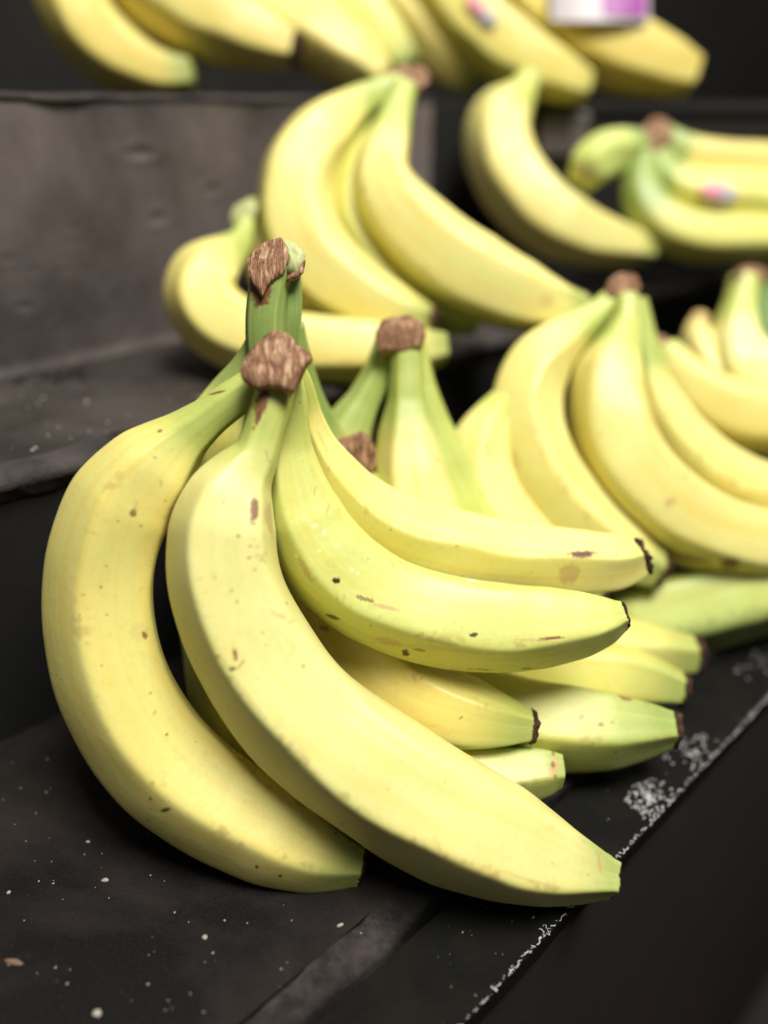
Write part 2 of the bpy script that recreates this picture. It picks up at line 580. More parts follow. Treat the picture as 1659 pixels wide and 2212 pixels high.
def crown(parent, outline, d, back, tilt=0.00010, hero=True, seed=1.0, shrink=0.8, mat=CROWN):
    """fibrous cut top where the stalks join: an uneven face, its edge and the flank that runs down to the necks"""
    O = np.array(outline, float)
    n0 = len(O)
    m = 56 if hero else 24
    per = np.concatenate([O, O[:1]])
    ln = np.concatenate([[0], np.cumsum(np.hypot(*np.diff(per, axis=0).T))])
    tt = np.linspace(0, ln[-1], m, endpoint=False)
    E = np.stack([np.interp(tt, ln, per[:, 0]), np.interp(tt, ln, per[:, 1])], 1)
    E = 0.12 * np.roll(E, 1, 0) + 0.76 * E + 0.12 * np.roll(E, -1, 0)
    c = E.mean(0)
    bx, by, bd = back
    V, Fc = [], []
    rows = [('f', 0.0), ('f', 0.2), ('f', 0.4), ('f', 0.6), ('f', 0.78), ('f', 0.92), ('f', 1.0), ('b', 0.08), ('b', 0.25), ('b', 0.5), ('b', 0.8), ('b', 1.0)]
    px_m = d / F
    for kind, q in rows:
        for j in range(m):
            e = E[j]
            if kind == 'f':
                x, y = c + (e - c) * q
                dd = d + (c[1] - y) * tilt + 0.0012 * q ** 4
                p = at(x, y, dd)
                amp = 3.6 * px_m if hero else 2.0 * px_m
            else:
                f = 1.015 if q < 0.1 else 1 - (1 - shrink) * q
                x, y = c + (e - c) * f + np.array([bx, by]) * q
                dd = d + (c[1] - e[1]) * tilt + 0.0012 + bd * q
                p = at(x, y, dd)
                amp = 3.6 * px_m if hero else 2.0 * px_m
            jn = mnoise.noise(tuple(p * 260 + seed)) + 0.7 * mnoise.noise(tuple(p * 700 + seed))
            V.append(p + jn * amp * (FWD * -0.8 + UPV * 0.4))
    for i in range(len(rows) - 1):
        for j in range(m):
            Fc.append((i * m + j, i * m + (j + 1) % m, (i + 1) * m + (j + 1) % m, (i + 1) * m + j))
    Fc.append(tuple((len(rows) - 1) * m + j for j in range(m)))
    return mesh('crown', V, Fc, mat, parent)


G = 'banana bunches set out on the display stand'

# ---- front bunch -------------------------------------------------------------
front = thing('banana_bunch', 'large sharp yellow bunch at the front with brown woody crown on top', 'banana bunch', on_z(600, 1800, 0.0), G)
banana(front, [(592, 785, .2195, 38), (562, 822, .2215, 40), (512, 858, .2215, 42), (455, 900, .222, 45), (405, 940, .223, 58), (342, 1000, .224, 98), (272, 1088, .225, 119), (231, 1190, .226, 119),
               (221, 1300, .227, 120), (237, 1420, .228, 123), (289, 1550, .229, 126), (385, 1667, .230, 125), (500, 1748, .231, 118),
               (600, 1806, .231, 104), (690, 1846, .231, 80), (745, 1862, .231, 56), (780, 1870, .231, 40)],
       ridge=-50, k=0.85, sharp=0.009, tiplen=0.35, base=YEL * 0.75 + LEM * 0.25, neck=0.165, green=GRN * 0.6 + LIME * 0.4, hero=2, tipk=0.86, tipg=0.07, seed=3.1,
       marks=[(288, 1108, 7, 8, 0, BROWN, .8), (293, 1093, 3, 12, 20, TAN, .5), (255, 1125, 2.5, 2.5, 0, BROWN, .8), (312, 1372, 4, 10, -20, BROWN, .95), (300, 1365, 20, 18, 0, TAN, .22),
              (357, 1750, 10, 3.5, -12, DARK, .95), (325, 1726, 3, 3, 0, BROWN, .9), (318, 1832 - 60, 2.5, 2.5, 0, BROWN, .6), (230, 1223, 2.6, 2.6, 0, BROWN, .6), (218, 1268, 2.6, 2.6, 0, BROWN, .7), (180, 1285, 2.4, 2.4, 0, BROWN, .6),
              (172, 1330, 2.6, 2.6, 0, BROWN, .6), (231, 1328, 2.6, 2.6, 0, BROWN, .6), (360, 1587, 3, 3, 0, BROWN, .8), (325, 1497, 2.6, 2.6, 0, BROWN, .6), (334, 1540, 3, 6, 40, TAN, .7),
              (470, 848, 16, 2.5, -12, BROWN, .9), (345, 931, 5, 3, -10, BROWN, .8), (335, 988, 5, 3, 0, TAN, .8), (348, 1044, 3, 8, 0, TAN, .6), (555, 1873, 3, 4, -30, BROWN, .9),
              (605, 1892, 4, 3, 0, BROWN, .9), (650, 1735, 14, 7, 40, TAN, .8), (650, 1730, 6, 3, 40, BROWN, .6), (725, 1800, 3, 3, 0, BROWN, .6)])
banana(front, [(606, 790, .2185, 42), (597, 835, .2165, 46), (584, 885, .2155, 46), (568, 940, .2155, 47), (552, 984, .2155, 53), (530, 1018, .2155, 70), (506, 1062, .2155, 97), (486, 1135, .2155, 119), (486, 1230, .216, 127), (515, 1330, .217, 132),
               (575, 1440, .218, 138), (665, 1550, .219, 142), (775, 1640, .220, 145), (890, 1715, .221, 146), (1000, 1775, .222, 142),
               (1110, 1824, .223, 125), (1200, 1860, .224, 98), (1270, 1882, .225, 68), (1322, 1895, .2255, 44)],
       ridge=31, k=0.95, sharp=0.005, tiplen=0.35, base=LEM * 0.9 + LIME * 0.1, neck=0.135, green=GRN * 0.4 + LIME * 0.6, hero=2, tipk=0.85, tipg=0.075, seed=8.4, tint_tip=0.8,
       marks=[(549, 1102, 9, 26, 4, BROWN, .92), (584, 1120, 11, 36, -8, TAN, .75), (596, 1150, 4, 20, -8, BROWN, .5), (387, 1080, 4, 20, 22, DARK, .9), (508, 1412, 4, 12, -10, BROWN, .95),
              (503, 1445, 7, 3.5, -15, DARK, .9), (520, 1436, 2.5, 10, 35, BROWN, .7), (471, 1418, 4, 3, 0, BROWN, .9), (485, 1430, 3, 14, -30, TAN, .5), (540, 1180, 2.4, 2.4, 0, BROWN, .6), (515, 1158, 2.6, 2.6, 0, BROWN, .8), (556, 1183, 2.4, 2.4, 0, BROWN, .7),
              (538, 1205, 2.6, 2.6, 0, BROWN, .8), (564, 1210, 2.4, 2.4, 0, BROWN, .7), (550, 1230, 2.4, 2.4, 0, BROWN, .6), (464, 1248, 2.6, 2.6, 0, BROWN, .6), (500, 1276, 2.6, 2.6, 0, BROWN, .6), (512, 1300, 2.6, 2.6, 0, BROWN, .7), (619, 1303, 2.6, 2.6, 0, BROWN, .6),
              (655, 1440, 3, 3, 0, BROWN, .7), (735, 1467, 2.6, 2.6, 0, BROWN, .6), (520, 1500, 2.6, 2.6, 0, BROWN, .6), (540, 1510, 60, 5, 52, TAN, .3),
              (566, 870, 12, 26, 14, BROWN, .95), (558, 898, 6, 18, 16, BROWN, .9), (548, 925, 2.5, 4, 0, BROWN, .8), (577, 985, 2, 16, -12, TAN, .8), (1295, 1865, 3, 22, -8, TAN, .8),
              (740, 1810 - 30, 4, 3, 0, BROWN, .5), (960, 1690, 3, 2, 0, BROWN, .5), (1140, 1900, 60, 3, 18, TAN, .4)])
banana(front, [(606, 778, .2175, 34), (620, 835, .221, 40), (624, 900, .225, 47), (624, 965, .228, 56), (634, 1040, .231, 78), (656, 1115, .2335, 100), (702, 1195, .2355, 108), (775, 1262, .2375, 109), (870, 1311, .239, 108),
               (980, 1340, .240, 107), (1090, 1351, .2405, 103), (1185, 1349, .241, 93), (1262, 1343, .241, 76), (1318, 1334, .241, 52), (1344, 1327, .241, 32)],
       ridge=24, k=0.9, sharp=0.008, tiplen=0.4, base=LIME * 0.75 + LEM * 0.25, neck=0.15, green=GRN * 0.3 + LIME * 0.7, hero=2, tipg=0.03, seed=15.2, tint_tip=0.4, tipk=0.95,
       marks=[(725, 1254, 8, 6, 0, DARK, 1), (790, 1294, 20, 4, 18, BROWN, .75), (835, 1312, 30, 4, 14, TAN, .8), (1023, 1371, 9, 4, -10, DARK, .95), (1190, 1379, 28, 3, -6, BROWN, .9), (1150, 1383, 40, 3, 2, TAN, .6),
              (720, 1333, 14, 4, 20, DARK, .8), (876, 1410, 8, 6, 40, DARK, .95), (905, 1404, 12, 3, 10, BROWN, .7), (840, 1385, 25, 7, 12, TAN, .7), (708, 1100, 2.5, 12, 15, TAN, .7), (680, 1060, 2, 10, 10, TAN, .7),
              (680, 1135, 6, 4, 0, PALE, .7), (700, 1150, 4, 6, 0, PALE, .7), (655, 1120, 3, 3, 0, PALE, .7), (640, 1200, 3, 4, 0, PALE, .6), (690, 1190, 4, 3, 0, PALE, .6), (760, 1230, 5, 3, 20, PALE, .7), (772, 1238, 4, 3, 0, PALE, .7),
              (728, 1178, 4, 3, 0, PALE, .6), (1020, 1252, 12, 5, 5, PALE, .8), (1110, 1285, 26, 6, -4, TAN, .35), (1145, 1300, 6, 26, -4, TAN, .3), (950, 1255, 12, 4, 35, TAN, .35), (1040, 1450, 30, 4, 3, DARK, .85),
              (660, 1230, 6, 26, -28, TAN, .7), (1140, 1445, 14, 3, 0, BROWN, .7), (930, 1400, 120, 5, 6, TAN, .35)])
banana(front, [(616, 775, .2215, 30), (640, 825, 0.2305, 34), (658, 890, 0.2385, 36), (680, 955, 0.2432, 44), (716, 1025, 0.2470, 62), (775, 1096, 0.2520, 76), (860, 1148, 0.2560, 84), (955, 1180, 0.2590, 86), (1060, 1202, 0.2610, 84),
               (1165, 1212, 0.2625, 78), (1260, 1217, 0.2635, 70), (1326, 1216, 0.2640, 62), (1364, 1210, 0.2640, 50), (1380, 1205, 0.2640, 41)],
       ridge=-6, k=1.05, sharp=0.005, base=YEL * 0.7 + LEM * 0.3, neck=0.13, green=LIME, hero=2, tipg=0.03, seed=22.7, tint_tip=0.25, tipk=0.95,
       marks=[(1258, 1197, 27, 7, -2, BROWN, .95), (1258, 1197, 18, 4, -2, DARK, .7), (1230, 1240, 18, 22, 30, TAN, .7), (1330, 1199, 4, 3, 0, BROWN, .6), (1080, 1160, 14, 2.5, 4, TAN, .6), (700, 960, 2.5, 26, -24, TAN, .4)])
crown(front, [(519, 800), (530, 770), (548, 748), (574, 722), (592, 711), (625, 722), (640, 742), (668, 760), (676, 776), (655, 790), (646, 812), (634, 846), (606, 838), (585, 832), (553, 838), (524, 818)],
      0.2070, (8, 50, .012), tilt=0.00003, seed=2.0, shrink=0.55)

# ---- bunch behind it: tall green stalk, tips fanning out to the right ---------
back = thing('banana_bunch', 'bunch under and behind the front one, tall green stalks with split brown crown', 'banana bunch', on_z(700, 1500, 0.0), G)
banana(back, [(592, 575, .238, 50), (578, 650, .239, 48), (574, 720, .241, 47), (584, 800, .246, 52), (606, 900, .255, 62), (640, 1050, .268, 74), (700, 1230, .274, 88), (770, 1380, .264, 96), (850, 1478, .255, 100), (940, 1525, .2495, 96),
              (1025, 1548, .2465, 80), (1095, 1562, .2455, 56), (1144, 1569, .2455, 36)],
       ridge=-24, base=YEL * 0.6 + WARM * 0.4, neck=0.28, green=DGRN * 0.55 + GRN * 0.45, hero=2, tipg=0.10, seed=31.0,
       marks=[(893, 1425, 3, 3, 0, BROWN, .8), (985, 1455, 16, 5, 10, TAN, .5), (566, 625, 20, 36, 8, BROWN, .95), (560, 600, 26, 30, 0, BROWN, .9), (905, 1428, 22, 5, 12, TAN, .5), (700, 1357, 12, 4, 20, DARK, .6)])
banana(back, [(618, 580, .241, 34), (630, 650, .241, 24), (626, 720, .244, 24), (624, 830, .256, 40), (660, 1000, .275, 66), (740, 1200, .290, 82), (850, 1380, .284, 94), (970, 1490, .274, 99), (1100, 1545, .268, 101), (1220, 1566, .265, 98),
              (1320, 1572, .264, 86), (1400, 1573, .263, 62), (1448, 1574, .263, 40)],
       ridge=18, k=0.95, sharp=0.006, base=YEL * 0.5 + LIME * 0.5, neck=0.26, green=DGRN * 0.7 + GRN * 0.3, hero=2, tipg=0.13, seed=37.0, tint_tip=0.95,
       marks=[(1350, 1507, 14, 5, 20, BROWN, .8), (1275, 1490, 12, 4, 10, TAN, .6), (1297, 1565, 7, 4, 0, BROWN, .7), (1255, 1550, 8, 5, -40, BROWN, .5), (1258, 1595, 12, 4, -40, TAN, .6), (1330, 1625, 3, 3, 0, BROWN, .8), (1322, 1560, 3, 3, 0, BROWN, .7)])
banana(back, [(628, 700, .252, 30), (640, 830, .264, 40), (700, 1030, .290, 64), (800, 1220, .304, 80), (940, 1360, .302, 90), (1090, 1430, .296, 92), (1220, 1455, .291, 90), (1330, 1463, .288, 78), (1420, 1478, .286, 54), (1470, 1490, .285, 38)],
       ridge=-30, base=YEL * 0.7 + LIME * 0.3, neck=0.2, green=DGRN * 0.5 + GRN * 0.5, hero=1, tipg=0.08, seed=41.0, marks=[(1462, 1462, 4, 10, 60, TAN, .6)])
banana(back, [(632, 720, .258, 28), (660, 860, .272, 40), (750, 1040, .300, 62), (880, 1200, .318, 78), (1050, 1320, .320, 86), (1200, 1385, .314, 86), (1330, 1405, .310, 76), (1430, 1412, .308, 58), (1500, 1414, .307, 40)],
       ridge=-12, base=YEL, neck=0.2, green=DGRN * 0.5 + GRN * 0.5, hero=1, tipg=0.07, seed=44.0, marks=[(1470, 1372, 30, 4, 16, TAN, .5)])
banana(back, [(574, 660, .245, 28), (558, 745, .247, 30), (528, 805, .250, 38), (492, 862, .254, 50), (466, 930, .257, 68), (462, 1010, .266, 80), (470, 1150, .274, 84), (476, 1300, .276, 88), (492, 1440, .270, 92), (530, 1560, .256, 94), (640, 1650, .250, 84), (745, 1710, .246, 60), (800, 1740, .244, 38)],
       ridge=10, base=LIME * 0.5 + YEL * 0.5, neck=0.16, green=GRN, hero=1, tipg=0.08, seed=47.0, marks=[(455, 960, 10, 16, 20, TAN, .5)])
banana(back, [(585, 720, .258, 30), (575, 860, .270, 44), (580, 1060, .284, 70), (630, 1280, .282, 84), (720, 1460, .268, 92), (820, 1590, .257, 92), (930, 1668, .250, 88), (1040, 1682, .248, 76), (1130, 1671, .247, 63), (1178, 1665, .2465, 53), (1200, 1663, .2465, 44), (1212, 1663, .2465, 34)],
       ridge=20, base=LEM * 0.6 + LIME * 0.4, neck=0.2, green=GRN, hero=2, tipg=0.10, seed=52.0, tint_tip=0.75, tip=False,
       marks=[(1196, 1660, 9, 24, 10, TAN, .75), (1194, 1652, 4, 8, 0, BROWN, .8), (1200, 1678, 4, 6, 0, BROWN, .6), (1195, 1628, 3, 4, 0, BROWN, .7)])
crown(back, [(538, 602), (534, 560), (545, 545), (560, 530), (580, 518), (608, 513), (618, 530), (622, 560), (612, 590), (595, 600), (580, 612), (566, 640), (552, 618)],
      0.2305, (8, 30, .010), tilt=0.00002, seed=6.0, shrink=0.8)
STUB = plain('green_stub', (0.42, 0.45, 0.19), 0.5, 0.3)
sb = crown(back, [(608, 514), (640, 525), (660, 550), (655, 575), (640, 592), (620, 585), (622, 560)], 0.2325, (-8, 26, .012), tilt=0.00002, seed=7.0, shrink=0.8, mat=STUB)
sb.name = 'stalk_stub'
bb = crown(back, [(622, 594), (642, 590), (656, 560), (661, 560), (656, 590), (640, 604), (618, 606)], 0.2318, (-6, 6, .008), tilt=0.0, seed=7.6, shrink=0.9)
bb.name = 'stub_rim'

# ---- third bunch: two green stalks under a round brown crown ------------------
third = thing('banana_bunch', 'upright pair of green necked stalks under a blocky brown crown, behind the front bunch', 'banana bunch', on_z(900, 1250, 0.0), G)
banana(third, [(842, 735, .294, 32), (818, 800, .295, 32), (785, 870, .296, 40), (745, 950, .298, 66), (725, 1050, .302, 80), (735, 1160, .304, 84), (800, 1270, .304, 80), (900, 1350, .304, 66), (980, 1390, .304, 40)],
       ridge=20, base=LEM * 0.6 + LIME * 0.4, neck=0.26, green=GRN * 0.85 + DGRN * 0.15, seed=61)
banana(third, [(878, 735, .288, 38), (878, 800, .288, 37), (878, 865, .288, 42), (880, 930, .289, 64), (888, 1010, .290, 82), (905, 1100, .291, 94), (950, 1200, .293, 96), (1030, 1290, .297, 90), (1120, 1350, .300, 66), (1190, 1380, .302, 40)],
       ridge=26, k=0.9, base=LEM, neck=0.22, green=GRN * 0.8 + LIME * 0.2, seed=64, hero=1,
       marks=[(868, 1070, 6, 4, 0, TAN, .7), (862, 1080, 3, 3, 0, BROWN, .5), (880, 800, 5, 4, 0, TAN, .5), (835, 1065, 6, 16, 30, TAN, .4)])
banana(third, [(892, 745, .298, 30), (908, 830, .300, 34), (925, 915, .303, 48), (950, 1000, .306, 68), (985, 1090, .309, 80), (1050, 1190, .312, 82), (1140, 1270, .314, 74), (1230, 1320, .315, 48), (1260, 1335, .315, 36)],
       ridge=35, base=LIME, neck=0.42, green=GRN * 0.6 + LIME * 0.4, seed=67)
crown(third, [(812, 745), (812, 715), (824, 692), (850, 683), (885, 679), (915, 698), (920, 722), (912, 748), (890, 752), (868, 760), (838, 755), (820, 760)], 0.2805, (0, 26, .008), tilt=0.0, seed=11, shrink=0.75)

stubb = thing('banana_bunch', 'bunch mostly hidden behind the front one, showing only its knobbly brown crown', 'banana bunch', on_z(790, 1150, 0.0), G)
banana(stubb, [(768, 1000, .279, 34), (785, 1040, .283, 36), (812, 1100, .288, 56), (860, 1180, .296, 80), (930, 1260, .302, 84), (1020, 1330, .306, 66), (1080, 1360, .308, 38)], ridge=20, base=LIME, neck=0.2, green=LIME * 0.7 + GRN * 0.3, seed=71, hero=0)
crown(stubb, [(719, 966), (735, 945), (762, 938), (780, 928), (800, 946), (812, 972), (810, 1000), (798, 1020), (778, 1034), (762, 1024), (740, 1000)], 0.2725, (16, 34, .008), tilt=-0.00004, seed=12, shrink=0.7)

# ---- right-hand bunch, out of focus -------------------------------------------
right = thing('banana_bunch', 'blurred yellow bunch at mid right with curved fingers hanging from a pinkish crown', 'banana bunch', on_z(1450, 1150, 0.0), G)
banana(right, [(1330, 640, .338, 28), (1285, 680, .335, 32), (1230, 722, .332, 48), (1165, 785, .328, 72), (1135, 870, .325, 80), (1148, 960, .322, 80), (1195, 1050, .320, 80), (1265, 1130, .318, 76), (1350, 1195, .318, 66), (1420, 1230, .318, 44)],
       ridge=-15, base=YEL * 0.5 + LEM * 0.5, neck=0.17, green=GRN * 0.5 + LIME * 0.5, seed=81, marks=[(1110, 990, 12, 24, -20, TAN, .4)])
banana(right, [(1352, 640, .332, 28), (1352, 690, .331, 33), (1340, 740, .329, 50), (1318, 810, .326, 80), (1318, 900, .324, 94), (1355, 1000, .322, 100), (1430, 1085, .322, 100), (1530, 1145, .324, 95), (1640, 1175, .327, 86), (1740, 1185, .330, 62), (1790, 1185, .332, 38)],
       ridge=22, k=0.85, base=YEL * 0.6 + LEM * 0.4, neck=0.16, green=GRN * 0.4 + LIME * 0.6, seed=84,
       marks=[(1300, 792, 9, 14, 0, TAN, .8), (1447, 1085, 14, 8, -30, TAN, .8), (1577, 1217, 18, 12, 0, BROWN, .95), (1490, 1205, 40, 8, 10, BROWN, .7), (1290, 880, 4, 6, 0, TAN, .6)])
banana(right, [(1372, 650, .345, 26), (1385, 720, .345, 30), (1398, 800, .345, 40), (1425, 890, .345, 62), (1480, 975, .346, 74), (1570, 1045, .348, 78), (1680, 1080, .350, 72), (1780, 1095, .352, 48)],
       ridge=-10, base=YEL * 0.5 + LEM * 0.5, neck=0.22, green=GRN * 0.7 + LIME * 0.3, seed=87)
banana(right, [(1128, 806, .326, 20), (1100, 850, .322, 28), (1068, 900, .319, 46), (1038, 965, .317, 68), (1042, 1045, .315, 76), (1085, 1125, .314, 78), (1150, 1195, .314, 74), (1230, 1250, .314, 60), (1290, 1280, .314, 38)],
       ridge=2, k=1.0, base=LEM * 0.7 + YEL * 0.3, neck=0.18, green=LIME, seed=90, marks=[(1050, 960, 8, 30, -14, TAN, .3)])
banana(right, [(1290, 1390, .333, 50), (1360, 1352, .333, 84), (1450, 1324, .333, 97), (1560, 1296, .335, 102), (1680, 1250, .339, 102), (1790, 1180, .348, 70), (1860, 1120, .352, 36)],
       ridge=34, k=1.0, base=LIME * 0.6 + GRN * 0.4, neck=0.02, green=LIME, tipg=0.3, seed=93, tip=False, marks=[(1600, 1388, 330, 58, -13, GRN * 0.75, .9)], label='greener banana lying at the bottom of the bunch')
crown(right, [(1310, 640), (1312, 605), (1340, 588), (1375, 592), (1385, 620), (1370, 640), (1345, 648)], 0.330, (2, 28, .010), tilt=0.0, seed=15, hero=False)
nub = crown(right, [(1112, 800), (1118, 784), (1138, 788), (1152, 812), (1140, 824), (1125, 815)], 0.3245, (-6, 10, .006), tilt=0.0, seed=16, hero=False)
nub.name = 'stalk_end'

side = thing('banana_bunch', 'blurred bunch at the right edge, pale upright stalk above thick horizontal fingers', 'banana bunch', on_z(1600, 1000, 0.0), G)
banana(side, [(1432, 752, .372, 34), (1465, 800, .370, 50), (1520, 855, .368, 68), (1600, 895, .367, 80), (1700, 905, .368, 84), (1800, 900, .370, 74), (1880, 890, .372, 40)], ridge=28, base=YEL * 0.6 + WARM * 0.4, neck=0.06, green=LIME, seed=101, hero=0)
banana(side, [(1610, 600, .392, 34), (1598, 660, .391, 38), (1590, 720, .389, 54), (1600, 780, .388, 82), (1650, 820, .387, 92), (1750, 830, .388, 84), (1830, 810, .390, 44)], ridge=15, base=LEM, neck=0.24, green=LIME * 0.8 + GRN * 0.2, seed=103, hero=0)
banana(side, [(1632, 600, .398, 30), (1645, 660, .399, 36), (1670, 730, .400, 46), (1720, 790, .400, 60), (1800, 830, .402, 46)], ridge=15, base=GRN, neck=0.6, green=DGRN, seed=105, hero=0, label='dark green stalk and banana at the back')
banana(side, [(1515, 680, .396, 18), (1505, 720, .394, 30), (1520, 770, .392, 48), (1570, 820, .390, 60), (1660, 850, .390, 50)], ridge=0, base=LEM * 0.5 + WARM * 0.5, neck=0.1, green=TAN, seed=106, hero=0)
crown(side, [(1585, 605), (1590, 580), (1620, 572), (1655, 578), (1660, 600), (1640, 615), (1605, 616)], 0.385, (2, 20, .010), tilt=0.0, seed=18, hero=False)
cn = crown(side, [(1395, 745), (1402, 725), (1430, 722), (1455, 740), (1450, 770), (1425, 785), (1405, 770)], 0.366, (10, 14, .008), tilt=0.0, seed=19, hero=False)

# ---- middle shelf, left of centre ----------------------------------------------
mid = thing('banana_bunch', 'blurred bunch on the grey middle step, pale highlights, tips towards the lower right', 'banana bunch', on_z(650, 760, H1), G)
banana(mid, [(862, 180, .372, 28), (812, 205, .370, 34), (760, 235, .367, 46), (698, 290, .363, 72), (648, 370, .358, 86), (640, 460, .353, 89), (675, 550, .348, 90), (750, 622, .344, 82), (840, 668, .342, 62), (905, 690, .341, 44), (930, 695, .341, 34)],
       ridge=-30, k=0.8, base=YEL * 0.5 + LEM * 0.5, neck=0.15, green=GRN * 0.7 + LIME * 0.3, seed=111, marks=[(684, 280, 12, 12, 0, TAN, .7), (935, 690, 14, 26, 0, BROWN, .7)])
banana(mid, [(872, 190, .366, 32), (856, 245, .363, 38), (838, 310, .359, 52), (826, 378, .355, 69), (860, 455, .351, 84), (932, 531, .348, 92), (1020, 593, .346, 95), (1125, 640, .346, 80), (1210, 664, .347, 56), (1262, 668, .348, 36)],
       ridge=-38, k=0.85, base=YEL * 0.4 + LEM * 0.6, neck=0.17, green=GRN * 0.5 + LIME * 0.5, seed=114, marks=[(1180, 650, 16, 14, 0, TAN, .5)])
banana(mid, [(880, 190, .378, 26), (810, 290, .378, 44), (765, 400, .374, 66), (785, 510, .368, 70), (850, 600, .362, 66), (940, 665, .358, 50), (1000, 692, .356, 34), (1030, 702, .356, 22)],
       ridge=10, base=LIME * 0.6 + YEL * 0.4, neck=0.2, green=GRN, tipg=0.16, tint_tip=1.0, seed=117, tip=False)
crown(mid, [(805, 195), (820, 165), (860, 140), (910, 140), (932, 165), (915, 190), (880, 200), (840, 205)], 0.366, (0, 16, .008), tilt=0.0, seed=21, hero=False)

low = thing('banana_bunch', 'blurred yellow bananas lying sideways on the middle step against the grey panel', 'banana bunch', on_z(560, 800, H1), G)
banana(low, [(532, 478, .350, 22), (522, 514, .348, 27), (492, 548, .344, 46), (448, 590, .338, 75), (438, 642, .333, 84), (480, 698, .330, 86), (565, 737, .329, 85), (680, 752, .330, 80), (800, 757, .332, 74), (900, 755, .335, 56), (960, 750, .337, 36)],
       ridge=24, base=YEL * 0.6 + LEM * 0.4, neck=0.13, green=GRN * 0.5 + LIME * 0.5, seed=121, tip=False)
banana(low, [(545, 440, .372, 24), (560, 500, .370, 40), (590, 580, .364, 62), (660, 650, .360, 70), (770, 690, .358, 62), (860, 700, .358, 36)], ridge=0, base=YEL, neck=0.1, green=LIME, seed=123, hero=0)
crown(low, [(495, 470), (505, 445), (535, 428), (556, 440), (552, 470), (530, 490), (505, 490)], 0.346, (8, 12, .010), tilt=0.0, seed=23, hero=False, mat=STUB)

# ---- further right on the middle step -------------------------------------------
lone = thing('banana_bunch', 'blurred curved banana pair in front of the black box, right of the pale middle bunch', 'banana bunch', on_z(1150, 560, H1), G)
banana(lone, [(1140, 165, .462, 22), (1122, 205, .460, 38), (1084, 255, .457, 70), (1085, 335, .453, 80), (1138, 425, .450, 80), (1220, 488, .449, 75), (1310, 520, .450, 56), (1380, 535, .452, 38), (1410, 540, .453, 28)],
       ridge=18, base=YEL * 0.4 + LEM * 0.6, neck=0.12, green=LIME, seed=131)
banana(lone, [(1138, 170, .475, 18), (1125, 215, .482, 30), (1098, 275, .486, 50), (1105, 350, .486, 58), (1160, 430, .484, 58), (1240, 495, .482, 52), (1320, 525, .482, 34)], ridge=0, base=YEL, neck=0.2, green=LIME, seed=133, hero=0, tip=False)
crown(lone, [(1115, 180), (1120, 155), (1145, 145), (1168, 158), (1165, 185), (1140, 195)], 0.458, (0, 12, .010), tilt=0.0, seed=25, hero=False, mat=STUB)

far = thing('banana_bunch', 'blurred sideways bunch with green necks, red brown crown and a pink white sticker', 'banana bunch', on_z(1550, 560, H1), G)
banana(far, [(1425, 290, .462, 28), (1470, 325, .463, 40), (1530, 350, .464, 52), (1630, 365, .466, 60), (1740, 375, .468, 60), (1850, 400, .47, 44)], ridge=25, base=YEL * 0.5 + WARM * 0.5, neck=0.14, green=GRN, seed=141, hero=0)
bs = banana(far, [(1412, 320, .455, 30), (1430, 370, .455, 38), (1480, 410, .455, 52), (1570, 430, .456, 62), (1680, 440, .458, 62), (1800, 450, .46, 46)], ridge=-12, base=YEL * 0.6 + LIME * 0.4, neck=0.18, green=GRN, seed=143, hero=0)
banana(far, [(1395, 340, .450, 30), (1385, 400, .449, 42), (1410, 460, .448, 50), (1480, 505, .448, 55), (1580, 515, .449, 55), (1700, 515, .451, 50), (1800, 510, .453, 36)], ridge=10, base=YEL * 0.6 + LIME * 0.4, neck=0.24, green=GRN * 0.8 + DGRN * 0.2, seed=145, hero=0)
banana(far, [(1405, 322, .458, 34), (1348, 324, .450, 44), (1304, 338, .443, 51), (1278, 358, .437, 50), (1264, 374, .433, 42)], ridge=10, base=LIME * 0.6 + GRN * 0.4, neck=0.35, green=GRN * 0.6 + DGRN * 0.4, seed=147, hero=0, tint_tip=0.1, label='short stub of a finger pointing left',
       marks=[(1258, 395, 30, 22, 0, TAN, .8)], tip=False)
crown(far, [(1380, 330), (1385, 280), (1410, 252), (1445, 258), (1455, 290), (1430, 320), (1400, 345)], 0.445, (8, 20, .010), tilt=0.0, seed=27, hero=False)


def sticker(parent, px, py, d, a, b, ang, mats):
    """small domed fruit sticker lying on the skin"""
    ca, sa = math.cos(math.radians(ang)), math.sin(math.radians(ang))
    for q, (name, m, sc, lift) in enumerate(mats):
        V, Fc = [], []
        n = 24
        V.append(at(px, py, d - lift))
        for j in range(n):
            t = 2 * math.pi * j / n
            x, y = a * sc * math.cos(t), b * sc * math.sin(t)
            V.append(at(px + x * ca - y * sa, py + x * sa + y * ca, d - lift + 0.0016 * sc * math.sin(t) ** 2))
        for j in range(n):
            t = V[1 + j]
            V.append(t + FWD * 0.0006)
        for j in range(n):
            k = (j + 1) % n
            Fc.append((0, 1 + j, 1 + k))
            Fc.append((1 + j, 1 + n + j, 1 + n + k, 1 + k))
        mesh(name, V, Fc, m, parent)


sticker(bs, 1553, 418, .4382, 40, 24, 12, [('sticker', WHITE, 1.0, 0.0)])
sticker(bs, 1537, 413, .4378, 24, 17, 12, [('sticker_print', PINK, 1.0, 0.0004)])

